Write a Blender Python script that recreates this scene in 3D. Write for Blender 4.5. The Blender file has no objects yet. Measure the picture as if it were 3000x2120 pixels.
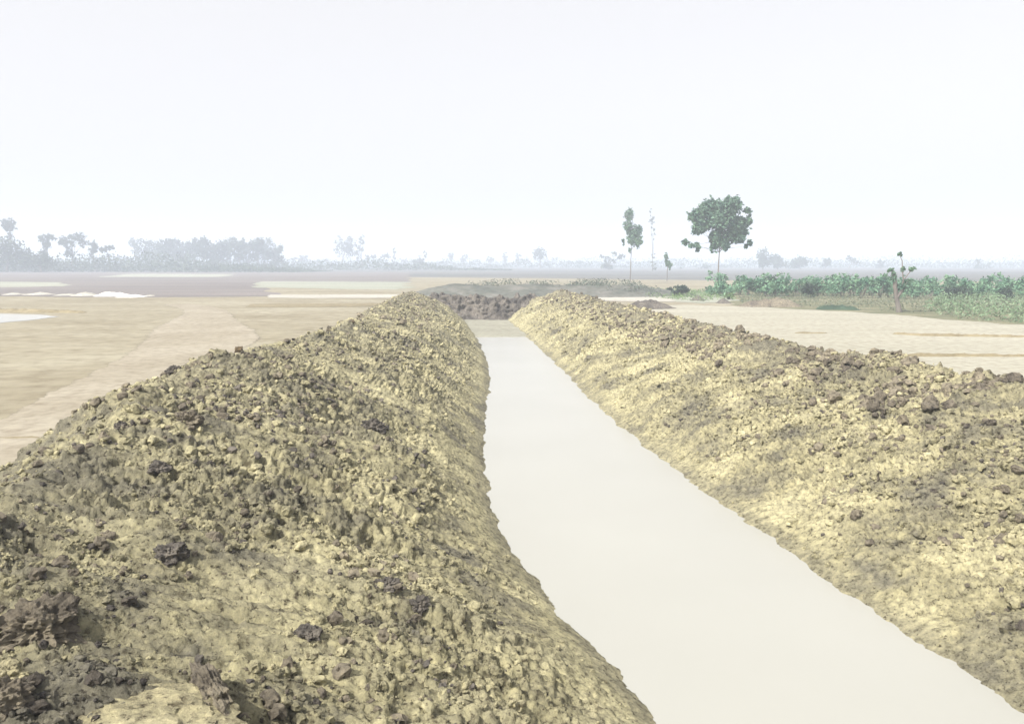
import bpy, bmesh, math, random
import numpy as np
from mathutils import Vector, Matrix

random.seed(7)
rng = np.random.default_rng(7)
SC = bpy.context.scene
COL = SC.collection

# ------------------------------------------------------------------ camera
CAM_H = 4.0
HFOV_LENS = 28.0
PITCH = math.radians(7.05)
cd = bpy.data.cameras.new('camera')
cam = bpy.data.objects.new('camera', cd)
COL.objects.link(cam)
cam.location = (0, 0, CAM_H)
cam.rotation_euler = (math.pi / 2 - PITCH, 0, 0)
cd.lens = HFOV_LENS
cd.sensor_width = 36.0
cd.clip_start = 0.05
cd.clip_end = 20000
SC.camera = cam

# ------------------------------------------------------------------ light
SUN_EL = math.radians(46)
SUN_AZ = math.radians(-132)          # measured from +Y (view direction) towards +X
sdir = Vector((math.sin(SUN_AZ) * math.cos(SUN_EL), math.cos(SUN_AZ) * math.cos(SUN_EL), math.sin(SUN_EL)))
W = bpy.data.worlds.new('World')
SC.world = W
W.use_nodes = True
nt = W.node_tree
nt.nodes.clear()
sky = nt.nodes.new('ShaderNodeTexSky')
sky.sky_type = 'NISHITA'
sky.sun_disc = False
sky.sun_elevation = SUN_EL
sky.sun_rotation = SUN_AZ
sky.air_density = 1.0
sky.dust_density = 6.0
sky.ozone_density = 1.0
hs = nt.nodes.new('ShaderNodeHueSaturation')
hs.inputs['Saturation'].default_value = 0.25
bg = nt.nodes.new('ShaderNodeBackground')
bg.inputs['Strength'].default_value = 0.13
wo = nt.nodes.new('ShaderNodeOutputWorld')
nt.links.new(sky.outputs[0], hs.inputs['Color'])
# thin high overcast: an even milky veil mixed into the clear sky
veil = nt.nodes.new('ShaderNodeMix')
veil.data_type = 'RGBA'
veil.inputs[0].default_value = 0.6
veil.inputs[7].default_value = (4.8, 4.64, 4.67, 1)
nt.links.new(hs.outputs[0], veil.inputs[6])
nt.links.new(veil.outputs[2], bg.inputs['Color'])
nt.links.new(bg.outputs[0], wo.inputs['Surface'])
sl = bpy.data.lights.new('sun', 'SUN')
sl.energy = 4.3
sl.angle = math.radians(1.5)
sl.color = (1.0, 0.95, 0.86)
so = bpy.data.objects.new('sun', sl)
COL.objects.link(so)
so.rotation_euler = sdir.to_track_quat('Z', 'Y').to_euler()
so.location = (-20, 20, 40)
SC.view_settings.view_transform = 'Standard'
SC.view_settings.look = 'None'
SC.view_settings.gamma = 1
SC.view_settings.exposure = 0.76
SC.cycles.use_denoising = True
SC.cycles.volume_bounces = 2

# ------------------------------------------------------------------ helpers
def tag(o, label=None, cat=None, group=None, kind=None):
    if label: o['label'] = label
    if cat: o['category'] = cat
    if group: o['group'] = group
    if kind: o['kind'] = kind
    return o

def link(name, me, mat=None, parent=None):
    o = bpy.data.objects.new(name, me)
    COL.objects.link(o)
    if mat is not None:
        me.materials.append(mat)
    if parent is not None:
        o.parent = parent
    return o

def mesh_np(name, V, F, smooth=False):
    """V (n,3) float, F (m,k) int with k = 3 or 4"""
    V = np.ascontiguousarray(V, dtype=np.float32)
    F = np.ascontiguousarray(F, dtype=np.int32)
    me = bpy.data.meshes.new(name)
    m, k = F.shape
    me.vertices.add(len(V))
    me.vertices.foreach_set('co', V.ravel())
    me.loops.add(m * k)
    me.loops.foreach_set('vertex_index', F.ravel())
    me.polygons.add(m)
    me.polygons.foreach_set('loop_start', np.arange(0, m * k, k, dtype=np.int32))
    me.polygons.foreach_set('loop_total', np.full(m, k, dtype=np.int32))
    me.polygons.foreach_set('use_smooth', np.full(m, smooth, dtype=bool))
    me.update(calc_edges=True)
    me.validate()
    return me

def empty(name, loc):
    o = bpy.data.objects.new(name, None)
    o.empty_display_size = 0.3
    COL.objects.link(o)
    o.location = loc
    return o

FPX = 3000 * HFOV_LENS / 36.0       # focal length in photograph pixels (3000 x 2120)
CP, SP = math.cos(PITCH), math.sin(PITCH)

def ray(x, y):
    cx, cy = (x - 1500) / FPX, (1060 - y) / FPX
    return (cx, CP + cy * SP, -SP + cy * CP)

def at_depth(x, y, Y):
    r = ray(x, y)
    k = Y / r[1]
    return (r[0] * k, Y, CAM_H + r[2] * k)

def on_plane(x, y, z):
    r = ray(x, y)
    k = (z - CAM_H) / r[2]
    return (r[0] * k, r[1] * k, z)

# numpy noise ------------------------------------------------------
def _hash(ix, iy, seed):
    h = (ix.astype(np.int64) * 374761393 + iy.astype(np.int64) * 668265263 + seed * 1442695041) & 0xFFFFFFFF
    h = ((h ^ (h >> 13)) * 1274126177) & 0xFFFFFFFF
    h = ((h ^ (h >> 16)) * 2246822519) & 0xFFFFFFFF
    return ((h ^ (h >> 15)) & 0xFFFFFF) / float(0xFFFFFF)

def perlin(x, y, seed=0):
    ix, iy = np.floor(x), np.floor(y)
    fx, fy = x - ix, y - iy
    u = fx * fx * fx * (fx * (fx * 6 - 15) + 10)
    v = fy * fy * fy * (fy * (fy * 6 - 15) + 10)
    def g(dx, dy):
        a = _hash(ix + dx, iy + dy, seed) * 2 * math.pi
        return np.cos(a) * (fx - dx) + np.sin(a) * (fy - dy)
    a = g(0, 0) * (1 - u) + g(1, 0) * u
    b = g(0, 1) * (1 - u) + g(1, 1) * u
    return (a * (1 - v) + b * v) * 1.5

def clods(x, y, cell, prob, seed):
    """rounded lumps, one per cell with probability prob; 0..1"""
    x, y = x / cell, y / cell
    ix, iy = np.floor(x), np.floor(y)
    out = np.zeros_like(x)
    for dx in (-1, 0, 1):
        for dy in (-1, 0, 1):
            cx, cy = ix + dx, iy + dy
            px = cx + 0.5 + 0.7 * (_hash(cx, cy, seed) - 0.5)
            py = cy + 0.5 + 0.7 * (_hash(cx, cy, seed + 1) - 0.5)
            r = 0.28 + 0.42 * _hash(cx, cy, seed + 2)
            has = _hash(cx, cy, seed + 3) < prob
            a = _hash(cx, cy, seed + 4) * math.pi
            e = 0.7 + 0.6 * _hash(cx, cy, seed + 5)
            ux, uy = x - px, y - py
            rx = (ux * np.cos(a) + uy * np.sin(a)) * e
            ry = (-ux * np.sin(a) + uy * np.cos(a)) / e
            d2 = (rx * rx + ry * ry) / (r * r)
            h = np.where(has & (d2 < 1), np.sqrt(np.maximum(0, 1 - d2)) * r * 1.5, 0)
            out = np.maximum(out, h)
    return out

def sstep(x, a, b):
    t = np.clip((x - a) / (b - a), 0, 1)
    return t * t * (3 - 2 * t)

# ------------------------------------------------------------------ materials
def mat_new(name):
    m = bpy.data.materials.new(name)
    m.use_nodes = True
    t = m.node_tree
    b = t.nodes['Principled BSDF']
    return m, t, b

def noise_node(t, scale, detail=4, rough=0.6, stretch=None, coord='Object'):
    tc = t.nodes.new('ShaderNodeTexCoord')
    n = t.nodes.new('ShaderNodeTexNoise')
    n.inputs['Scale'].default_value = scale
    n.inputs['Detail'].default_value = detail
    n.inputs['Roughness'].default_value = rough
    if stretch:
        mp = t.nodes.new('ShaderNodeMapping')
        mp.inputs['Scale'].default_value = stretch
        t.links.new(tc.outputs[coord], mp.inputs['Vector'])
        t.links.new(mp.outputs[0], n.inputs['Vector'])
    else:
        t.links.new(tc.outputs[coord], n.inputs['Vector'])
    return n.outputs['Fac']

def ramp(t, fac, stops):
    r = t.nodes.new('ShaderNodeValToRGB')
    el = r.color_ramp.elements
    el[0].position, el[0].color = stops[0][0], (*stops[0][1], 1)
    el[1].position, el[1].color = stops[-1][0], (*stops[-1][1], 1)
    for p, c in stops[1:-1]:
        e = el.new(p)
        e.color = (*c, 1)
    t.links.new(fac, r.inputs[0])
    return r.outputs[0]

def mix(t, fac, a, b, mode='MIX'):
    m = t.nodes.new('ShaderNodeMix')
    m.data_type = 'RGBA'
    m.blend_type = mode
    if isinstance(fac, (int, float)):
        m.inputs[0].default_value = fac
    else:
        t.links.new(fac, m.inputs[0])
    for i, s in ((6, a), (7, b)):
        if isinstance(s, tuple):
            m.inputs[i].default_value = (*s, 1)
        else:
            t.links.new(s, m.inputs[i])
    return m.outputs[2]

def bump(t, b, fac, strength, dist):
    n = t.nodes.new('ShaderNodeBump')
    n.inputs['Strength'].default_value = strength
    n.inputs['Distance'].default_value = dist
    t.links.new(fac, n.inputs['Height'])
    t.links.new(n.outputs[0], b.inputs['Normal'])

def soil_mat(name, pale, mid, dark, tone=True):
    m, t, b = mat_new(name)
    big = noise_node(t, 0.9, 5, 0.62)
    c1 = ramp(t, big, [(0.34, dark), (0.47, mid), (0.6, pale)])
    fine = noise_node(t, 11, 4, 0.7)
    c2 = ramp(t, fine, [(0.33, (0.40, 0.38, 0.37)), (0.46, (0.9, 0.9, 0.9)), (0.66, (1.42, 1.4, 1.34))])  # soil mottle, darks deepened to add clod shade to the colour
    gap_shade = noise_node(t, 24, 3, 0.6)  # near-black spots: shaded gaps between clods, put into the colour
    c2 = mix(t, 1.0, c2, ramp(t, gap_shade, [(0.32, (0.3, 0.28, 0.28)), (0.41, (1, 1, 1)), (0.6, (1.08, 1.08, 1.05))]), 'MULTIPLY')
    c = mix(t, 1.0, c1, c2, 'MULTIPLY')
    if tone:
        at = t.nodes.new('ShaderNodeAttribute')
        at.attribute_name = 'soil_tone'
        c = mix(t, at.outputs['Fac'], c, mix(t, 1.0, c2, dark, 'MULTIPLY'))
    t.links.new(c, b.inputs['Base Color'])
    b.inputs['Roughness'].default_value = 0.95
    b.inputs['Specular IOR Level'].default_value = 0.15
    bump(t, b, noise_node(t, 55, 6, 0.75), 0.9, 0.03)
    return m

M_SOIL = soil_mat('dry_soil', (0.395, 0.366, 0.235), (0.292, 0.27, 0.17), (0.152, 0.143, 0.11))
M_CLOD = soil_mat('clod_soil', (0.40, 0.37, 0.24), (0.285, 0.264, 0.17), (0.13, 0.122, 0.1), tone=False)
M_DARK = soil_mat('dark_soil', (0.15, 0.135, 0.12), (0.11, 0.10, 0.09), (0.065, 0.059, 0.056), tone=False)  # dark grey-brown soil
M_SLAB = soil_mat('pale_clay', (0.40, 0.365, 0.245), (0.34, 0.31, 0.20), (0.24, 0.215, 0.14), tone=False)
M_GREYCLOD = soil_mat('grey_soil', (0.215, 0.19, 0.145), (0.16, 0.14, 0.11), (0.10, 0.088, 0.075), tone=False)
M_RUST = soil_mat('rusty_soil', (0.2, 0.15, 0.09), (0.15, 0.115, 0.075), (0.1, 0.08, 0.06), tone=False)

def field_mat(name, a, b_, c, stretch=(0.05, 0.35, 1), fine=3.0):
    m, t, b = mat_new(name)
    n1 = noise_node(t, 1.0, 5, 0.6, stretch)
    n2 = noise_node(t, fine, 4, 0.65)
    col = ramp(t, n1, [(0.32, a), (0.5, b_), (0.66, c)])
    g = ramp(t, n2, [(0.3, (0.74, 0.71, 0.68)), (0.52, (1, 1, 1)), (0.72, (1.14, 1.14, 1.12))])
    t.links.new(mix(t, 1.0, col, g, 'MULTIPLY'), b.inputs['Base Color'])
    b.inputs['Roughness'].default_value = 0.95
    b.inputs['Specular IOR Level'].default_value = 0.1
    bump(t, b, n2, 0.35, 0.05)
    return m

M_GROUND = field_mat('sandy_ground', (0.212, 0.187, 0.132), (0.25, 0.226, 0.166), (0.292, 0.27, 0.206), (0.10, 0.22, 1), 1.3)
M_FIELD_R = field_mat('pale_field', (0.295, 0.283, 0.23), (0.325, 0.312, 0.256), (0.355, 0.342, 0.285), (0.06, 0.3, 1))
M_TRACK = field_mat('track_dust', (0.252, 0.224, 0.172), (0.282, 0.254, 0.2), (0.315, 0.287, 0.232), (0.3, 0.3, 1))
M_PLOUGH = field_mat('ploughed', (0.135, 0.122, 0.12), (0.17, 0.155, 0.15), (0.21, 0.19, 0.18), (0.02, 0.2, 1))
M_STUBBLE = field_mat('stubble', (0.24, 0.26, 0.21), (0.29, 0.3, 0.25), (0.34, 0.345, 0.29), (0.02, 0.2, 1))
M_WEEDY = field_mat('weedy_ground', (0.10, 0.115, 0.07), (0.16, 0.16, 0.10), (0.24, 0.22, 0.15), (0.2, 0.4, 1))
M_PALE = field_mat('pale_sand', (0.34, 0.325, 0.285), (0.38, 0.365, 0.325), (0.42, 0.41, 0.37), (0.1, 0.3, 1))
M_BEIGE = field_mat('beige', (0.23, 0.225, 0.185), (0.26, 0.255, 0.21), (0.29, 0.285, 0.235), (0.25, 0.5, 1))
M_BUND = field_mat('bund_soil', (0.17, 0.145, 0.09), (0.21, 0.18, 0.115), (0.25, 0.215, 0.14), (0.5, 0.5, 1))
M_WHITE = field_mat('white_heap', (0.66, 0.64, 0.62), (0.76, 0.75, 0.73), (0.82, 0.81, 0.79), (0.8, 0.8, 1))

def water_mat():
    m, t, b = mat_new('milky_water')
    n = noise_node(t, 0.25, 3, 0.5)
    t.links.new(ramp(t, n, [(0.3, (0.325, 0.325, 0.298)), (0.7, (0.345, 0.345, 0.318))]), b.inputs['Base Color'])
    b.inputs['Roughness'].default_value = 0.22
    b.inputs['IOR'].default_value = 1.33
    bump(t, b, noise_node(t, 5, 2, 0.5), 0.04, 0.02)
    return m
M_WATER = water_mat()

def leaf_mat(name, a, b_):
    m, t, b = mat_new(name)
    n = noise_node(t, 0.8, 3, 0.6)
    t.links.new(ramp(t, n, [(0.35, a), (0.65, b_)]), b.inputs['Base Color'])
    b.inputs['Roughness'].default_value = 0.6
    b.inputs['Specular IOR Level'].default_value = 0.3
    return m
M_LEAF = leaf_mat('leaf_green', (0.06, 0.125, 0.09), (0.13, 0.22, 0.13))
M_LEAF_FAR = leaf_mat('leaf_far', (0.035, 0.055, 0.03), (0.06, 0.085, 0.045))
M_SHRUB = leaf_mat('leaf_shrub', (0.06, 0.15, 0.09), (0.20, 0.33, 0.19))
M_SHRUB_D = leaf_mat('leaf_shrub_dark', (0.02, 0.04, 0.025), (0.04, 0.07, 0.04))
M_GRASS = leaf_mat('leaf_grass', (0.09, 0.16, 0.06), (0.17, 0.24, 0.10))
M_WEED = leaf_mat('leaf_weed', (0.08, 0.11, 0.07), (0.16, 0.17, 0.11))

def bark_mat():
    m, t, b = mat_new('bark')
    n = noise_node(t, 4, 4, 0.6, (1, 1, 0.2))
    t.links.new(ramp(t, n, [(0.3, (0.10, 0.088, 0.08)), (0.7, (0.21, 0.185, 0.16))]), b.inputs['Base Color'])
    b.inputs['Roughness'].default_value = 0.9
    return m
M_BARK = bark_mat()

# ------------------------------------------------------------------ canal shape
ZF = 0.7                                     # level of the fields
_y = np.array([-30, 0, 4, 7, 10.66, 13.2, 17.4, 22, 27.5, 33, 39.7, 46, 53, 60])
_xl = np.array([7.0, 2.9, 1.9, 1.14, -0.02, -0.43, -0.64, -0.72, -0.76, -1.05, -1.6, -2.2, -3.0, -3.8])
_xr = np.array([12.5, 6.0, 5.15, 4.5, 3.88, 3.5, 2.9, 2.45, 2.08, 1.65, 1.15, 0.55, -0.15, -0.8])
def smooth_tab(y, tab):
    return (np.interp(y - 0.7, _y, tab) + np.interp(y + 0.7, _y, tab) + np.interp(y, _y, tab) * 2) / 4
def XL(y): return smooth_tab(y, _xl)
def XR(y): return smooth_tab(y, _xr)
_lw = (np.array([-30, 3, 7, 10.3, 14, 20.6, 28, 42, 60]), np.array([5.6, 5.6, 5.5, 4.9, 4.6, 4.4, 4.3, 4.2, 3.6]))
_lh = (np.array([-30, 2, 5, 7, 10.3, 14, 20.6, 28, 42, 60]), np.array([2.0, 1.98, 1.9, 1.96, 2.24, 2.36, 2.05, 2.08, 2.1, 1.9]))
_rw = (np.array([-30, 12.8, 17, 23, 28.6, 40, 52, 60]), np.array([4.8, 4.6, 4.5, 4.4, 4.2, 4.0, 3.9, 3.9]))
_rh = (np.array([-30, 12.8, 17, 23, 28.6, 40, 52, 60]), np.array([2.05, 2.0, 1.98, 1.83, 1.82, 1.85, 2.0, 2.0]))

def bank_base(side, Y, t):
    w = np.interp(Y, *(_lw if side < 0 else _rw))
    h = np.interp(Y, *(_lh if side < 0 else _rh))
    x0 = XL(Y) if side < 0 else XR(Y)
    ti = np.clip(t, -0.3, 1)
    if side < 0:
        g = np.where(ti < 0, 1.45 * ti, 0.55 * ti + 0.45 * (1 - (1 - ti) ** 2.0))
    else:
        g = np.where(ti < 0, 1.25 * ti, 0.75 * ti + 0.25 * (1 - (1 - ti) ** 2.0))
    u = np.maximum(0, t - 1) * w / 3.2        # outer slope is 3.2 m wide
    z = np.where(t <= 1, h * g, h - (h - 0.2) * np.minimum(u, 1.3) ** 1.25)
    x = x0 + side * w * t
    return x, z, w, h

def bank_surf(side, Y, t):
    x, z, w, h = bank_base(side, Y, t)
    e = 0.01
    x2, z2, _, _ = bank_base(side, Y, t + e)
    dx, dz = x2 - x, z2 - z
    L = np.sqrt(dx * dx + dz * dz) + 1e-9
    nx, nz = -dz / L * (1 if side > 0 else -1) * 1.0, np.abs(dx) / L
    nx = np.where(side > 0, -dz / L, dz / L)
    d = w * t
    sd = 11 if side < 0 else 77
    Ys = Y + (0.15 if side < 0 else 0.85) * d   # slanted down-slope streaks
    ab = lambda fy, fd, q: np.abs(perlin(fy, fd, q))
    lump = 0.12 * perlin(Y * 0.5, d * 0.5, sd) + 0.095 * perlin(Y * 1.3, d * 1.0, sd + 1)
    strk = 0.10 * perlin(Ys * 1.3, d * 0.28, sd + 2) + 0.07 * perlin(Ys * 2.6, d * 0.5, sd + 42) + 0.10 * ab(Ys * 3.2, d * 0.35, sd + 3) + 0.08 * ab(Ys * 8.0, d * 0.8, sd + 33)
    wx = d + 0.05 * perlin(Y * 6, d * 6, sd + 30) + 0.02 * perlin(Y * 17, d * 17, sd + 34)
    wy = Y + 0.05 * perlin(Y * 6 + 9, d * 6, sd + 31) + 0.02 * perlin(Y * 17 + 4, d * 17, sd + 35)
    cl = 0.07 * clods(wy, wx, 0.34, 0.09, sd + 4) + 0.045 * clods(wy, wx, 0.17, 0.2, sd + 10) + 0.036 * clods(wy, wx, 0.085, 0.45, sd + 16) + 0.022 * clods(wy, wx, 0.045, 0.55, sd + 46)
    hole = -0.10 * clods(wy, wx, 0.26, 0.14, sd + 52) - 0.085 * clods(wy, wx * 0.8, 0.12, 0.2, sd + 58) - 0.055 * clods(wy, wx * 0.8, 0.06, 0.3, sd + 64)
    fine = 0.025 * ab(wy * 5.5, wx * 4.5, sd + 20) + 0.038 * ab(wy * 13, wx * 10, sd + 21) + 0.028 * ab(wy * 27, wx * 22, sd + 22) + 0.009 * perlin(Y * 50, d * 50, sd + 23) - 0.03
    # cloddy patches alternate with smoother dragged ones
    rough = (0.3 if side < 0 else 0.6) + 0.95 * sstep(perlin(Ys * 0.75, d * 0.4, sd + 70) + 0.5 * perlin(Y * 2.1, d * 1.9, sd + 71), -0.3, 0.32)
    cl, hole, fine = cl * rough, hole * rough, (fine + 0.03) * (0.45 + 0.55 * rough) - 0.03
    damp = 0.12 + 0.88 * sstep(t, 0.02, 0.32 if side < 0 else 0.22)
    damp2 = 0.3 + 0.7 * sstep(t, 0.0, 0.3)
    dd = (lump + strk + cl + hole) * damp + fine * damp2
    dd = dd + (0.045 * perlin(Y * 0.9, d * 0 + 3.3, sd + 40) + 0.03 * perlin(Y * 2.7, d * 0.6 + 3.3, sd + 41)) * (1 - damp)
    return np.stack([x + nx * dd, Y, z + nz * dd], -1), cl, dd

def y_rows(y0, y1, k, mn):
    out, y = [], y0
    while y < y1:
        out.append(y)
        y += max(mn, k * abs(y))
    out.append(y1)
    return np.array(out)

def bank_mesh(side, name, label):
    yn = y_rows(1.2 if side < 0 else 4.0, 58.0, 0.0034, 0.014)
    back = np.arange(-28, yn[0], 0.35)
    ys = np.concatenate([back, yn])
    nt_ = 460 if side < 0 else 420
    ts = np.concatenate([np.linspace(-0.14, 1.05, int(nt_ * 0.8)), np.linspace(1.06, 1.75, int(nt_ * 0.2))])
    Y, T = np.meshgrid(ys, ts, indexing='ij')
    P, cl, dd = bank_surf(side, Y.ravel(), T.ravel())
    n, m = len(ys), len(ts)
    # bank ends slope down past the far end
    i = np.arange(n * m).reshape(n, m)
    if side > 0:
        F = np.stack([i[:-1, :-1], i[:-1, 1:], i[1:, 1:], i[1:, :-1]], -1).reshape(-1, 4)
    else:
        F = np.stack([i[:-1, :-1], i[1:, :-1], i[1:, 1:], i[:-1, 1:]], -1).reshape(-1, 4)
    me = mesh_np(name, P, F, smooth=True)
    at = me.attributes.new('soil_tone', 'FLOAT', 'POINT')
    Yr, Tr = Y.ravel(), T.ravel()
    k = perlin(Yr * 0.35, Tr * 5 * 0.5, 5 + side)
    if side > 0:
        v = sstep(Tr + 0.15 * k, 0.62, 0.98) * (0.45 + 0.5 * sstep(Yr, 14, 24)) + 0.12  # darker top soil towards the right crest
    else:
        v = 0.55 * sstep(Tr + 0.2 * k, 0.85, 1.15) * (1 - 0.5 * sstep(Yr, 10, 25)) + 0.4 * sstep(Yr, 24, 45) * sstep(Tr + .2 * k, .4, .8)  # greyer on the outer slope and along the far crest
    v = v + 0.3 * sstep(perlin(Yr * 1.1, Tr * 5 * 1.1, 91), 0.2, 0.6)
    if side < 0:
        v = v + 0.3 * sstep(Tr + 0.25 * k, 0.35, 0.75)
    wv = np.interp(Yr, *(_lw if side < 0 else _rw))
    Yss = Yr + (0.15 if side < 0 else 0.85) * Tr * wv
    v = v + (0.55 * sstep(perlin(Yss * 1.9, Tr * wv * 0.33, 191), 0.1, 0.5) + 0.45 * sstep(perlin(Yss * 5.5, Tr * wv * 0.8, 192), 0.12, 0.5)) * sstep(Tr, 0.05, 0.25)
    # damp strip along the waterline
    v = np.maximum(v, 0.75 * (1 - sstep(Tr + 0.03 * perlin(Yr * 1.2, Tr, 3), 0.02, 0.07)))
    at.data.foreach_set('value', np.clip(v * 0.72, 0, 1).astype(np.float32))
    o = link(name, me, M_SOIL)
    tag(o, label, 'earth bank', kind='structure')
    return o

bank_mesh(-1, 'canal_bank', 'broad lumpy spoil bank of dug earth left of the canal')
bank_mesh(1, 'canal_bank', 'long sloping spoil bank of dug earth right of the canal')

# clods lying on the banks ---------------------------------------------------
def clod_shapes(n, sub):
    out = []
    for k in range(n):
        bm = bmesh.new()
        bmesh.ops.create_icosphere(bm, subdivisions=sub, radius=1)
        V = np.array([v.co[:] for v in bm.verts])
        F = np.array([[v.index for v in f.verts] for f in bm.faces])
        bm.free()
        r = 1 + 0.45 * perlin(V[:, 0] * 1.3 + k * 7.1, V[:, 1] * 1.3 + V[:, 2] * 1.7, 300 + k) + 0.16 * rng.standard_normal(len(V)) * (0.7 if sub > 1 else 1)
        V = V * r[:, None] * np.array([1.0, rng.uniform(0.7, 1.0), rng.uniform(0.5, 0.85)])
        out.append((V, F))
    return out

def rot_mats(n, full=True):
    q = rng.standard_normal((n, 4))
    q /= np.linalg.norm(q, axis=1)[:, None]
    w, x, y, z = q.T
    return np.stack([np.stack([1 - 2 * (y * y + z * z), 2 * (x * y - z * w), 2 * (x * z + y * w)], -1),
                     np.stack([2 * (x * y + z * w), 1 - 2 * (x * x + z * z), 2 * (y * z - x * w)], -1),
                     np.stack([2 * (x * z - y * w), 2 * (y * z + x * w), 1 - 2 * (x * x + y * y)], -1)], 1)

SH_HI, SH_LO = clod_shapes(6, 2), clod_shapes(6, 1)

def scatter_clods(name, label, specs, mat):
    Vs, Fs, off = [], [], 0
    for side, y0, y1, t0, t1, n, r0, r1, hi in specs:
        Y = y0 * (y1 / y0) ** rng.random(n)
        T = rng.uniform(t0, t1, n)
        sd = 11 if side < 0 else 77
        w = np.interp(Y, *(_lw if side < 0 else _rw))
        keep = (perlin(Y * 0.7, T * w * 0.7, 55 + side) + 0.5 * rng.standard_normal(n) * 0.6) > -0.15
        keep &= rng.random(n) < sstep(T, 0.03, 0.4) * 0.85 + 0.15
        Y, T = Y[keep], T[keep]
        n = len(Y)
        P, _, _ = bank_surf(side, Y, T)
        R = r0 * (r1 / r0) ** (rng.random(n) ** 2.2)
        M = rot_mats(n)
        which = rng.integers(0, 6, n)
        shapes = SH_HI if hi else SH_LO
        for k in range(6):
            s = which == k
            if not s.any(): continue
            V0, F0 = shapes[k]
            A = np.einsum('nij,vj->nvi', M[s], V0) * R[s][:, None, None]
            A[:, :, 2] *= 0.85
            A += P[s][:, None, :] + np.array([0, 0, 1.0]) * (R[s] * 0.25)[:, None, None]
            c = s.sum()
            Vs.append(A.reshape(-1, 3))
            Fs.append((F0[None] + (np.arange(c) * len(V0))[:, None, None]).reshape(-1, 3) + off)
            off += c * len(V0)
    me = mesh_np(name, np.concatenate(Vs), np.concatenate(Fs), smooth=False)
    o = link(name, me, mat)
    tag(o, label, 'soil clods', kind='stuff')
    return o

scatter_clods('soil_clods', 'loose pale clods strewn over both canal banks', [
    (-1, 2.2, 9, 0.05, 1.35, 7000, 0.009, 0.06, True),
    (-1, 2.2, 8, 0.03, 1.3, 26000, 0.006, 0.022, False),
    (1, 6, 16, 0.02, 1.15, 12000, 0.01, 0.034, False),
    (-1, 7, 24, 0.05, 1.3, 5500, 0.018, 0.085, True),
    (-1, 20, 56, 0.1, 1.2, 4500, 0.03, 0.11, False),
    (1, 6, 16, 0.02, 1.15, 7500, 0.014, 0.10, True),
    (1, 14, 32, 0.05, 1.15, 7000, 0.024, 0.09, False),
    (1, 28, 56, 0.1, 1.15, 3500, 0.04, 0.12, False),
], M_CLOD)
scatter_clods('dark_clods', 'loose dark damp clods strewn mostly along the bank crests', [
    (-1, 2.6, 12, 0.35, 1.2, 1500, 0.015, 0.075, True),
    (-1, 10, 30, 0.5, 1.15, 900, 0.03, 0.1, False),
    (-1, 28, 56, 0.55, 1.15, 700, 0.05, 0.14, False),
    (1, 7, 18, 0.12, 1.1, 1600, 0.02, 0.10, True),
    (1, 12, 34, 0.6, 1.12, 2600, 0.03, 0.16, True),
    (1, 28, 56, 0.6, 1.15, 1300, 0.05, 0.15, False),
], M_GREYCLOD)
scatter_clods('pit_shade_clods', 'small almost black crumbs standing in for shaded holes between the pale clods', [  # near-black crumbs stand in for the shade inside the bank's pits
    (-1, 2.4, 10, 0.12, 1.2, 1500, 0.01, 0.045, True),
    (-1, 9, 26, 0.2, 1.0, 1000, 0.025, 0.07, False),
    (1, 7, 18, 0.08, 1.05, 1300, 0.015, 0.05, True),
], M_DARK)

# single large clods --------------------------------------------------------
def drop_on_left(px, py):
    """surface point of the left bank seen at photograph pixel"""
    r = ray(px, py)
    ks = np.linspace(2.0, 60, 3000)
    X, Y, Z = r[0] * ks, r[1] * ks, CAM_H + r[2] * ks
    for side in (-1, 1):
        x0 = XL(Y) if side < 0 else XR(Y)
        w = np.interp(Y, *(_lw if side < 0 else _rw))
        T = (X - x0) / (side * w)
        ok = (T > -0.05) & (T < 1.7)
        P, _, _ = bank_surf(side, Y, T)
        hit = np.nonzero(ok & (Z < P[:, 2]))[0]
        if len(hit):
            i = hit[0]
            return np.array([X[i], Y[i], P[i, 2]])
    return np.array(on_plane(px, py, 2.0))

def big_clod(name, label, cat, px, py, wpx, mat, flat=0.75, aspect=1.0, rotz=0.0, seed=0, sink=0.25, group=None, rug=1.0):
    P = drop_on_left(px, py)
    R = 0.5 * wpx * P[1] / FPX
    bm = bmesh.new()
    bmesh.ops.create_icosphere(bm, subdivisions=5, radius=1)
    V = np.array([v.co[:] for v in bm.verts])
    F = np.array([[v.index for v in f.verts] for f in bm.faces])
    bm.free()
    s = seed * 13.7
    def n3(f, q):
        x, y, z = V[:, 0] * f + s, V[:, 1] * f + s * .7, V[:, 2] * f + s * .3
        return (perlin(x, y, q) + perlin(y + 5.2, z, q + 1) + perlin(z + 9.1, x, q + 2)) * 0.58
    n = rug * (0.42 * n3(1.3, seed) + 0.3 * n3(2.9, seed + 3) + 0.18 * n3(6.5, seed + 6) + 0.1 * n3(14, seed + 9))
    V = V * (1 + n)[:, None] * np.array([1, aspect, flat]) * R
    c, sn = math.cos(rotz), math.sin(rotz)
    V = np.stack([V[:, 0] * c - V[:, 1] * sn, V[:, 0] * sn + V[:, 1] * c, V[:, 2]], -1)
    me = mesh_np(name, V, F, smooth=False)
    o = link(name, me, mat)
    o.location = (P[0], P[1], P[2] + R * flat * (0.5 - sink))
    return tag(o, label, cat, group)

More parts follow.
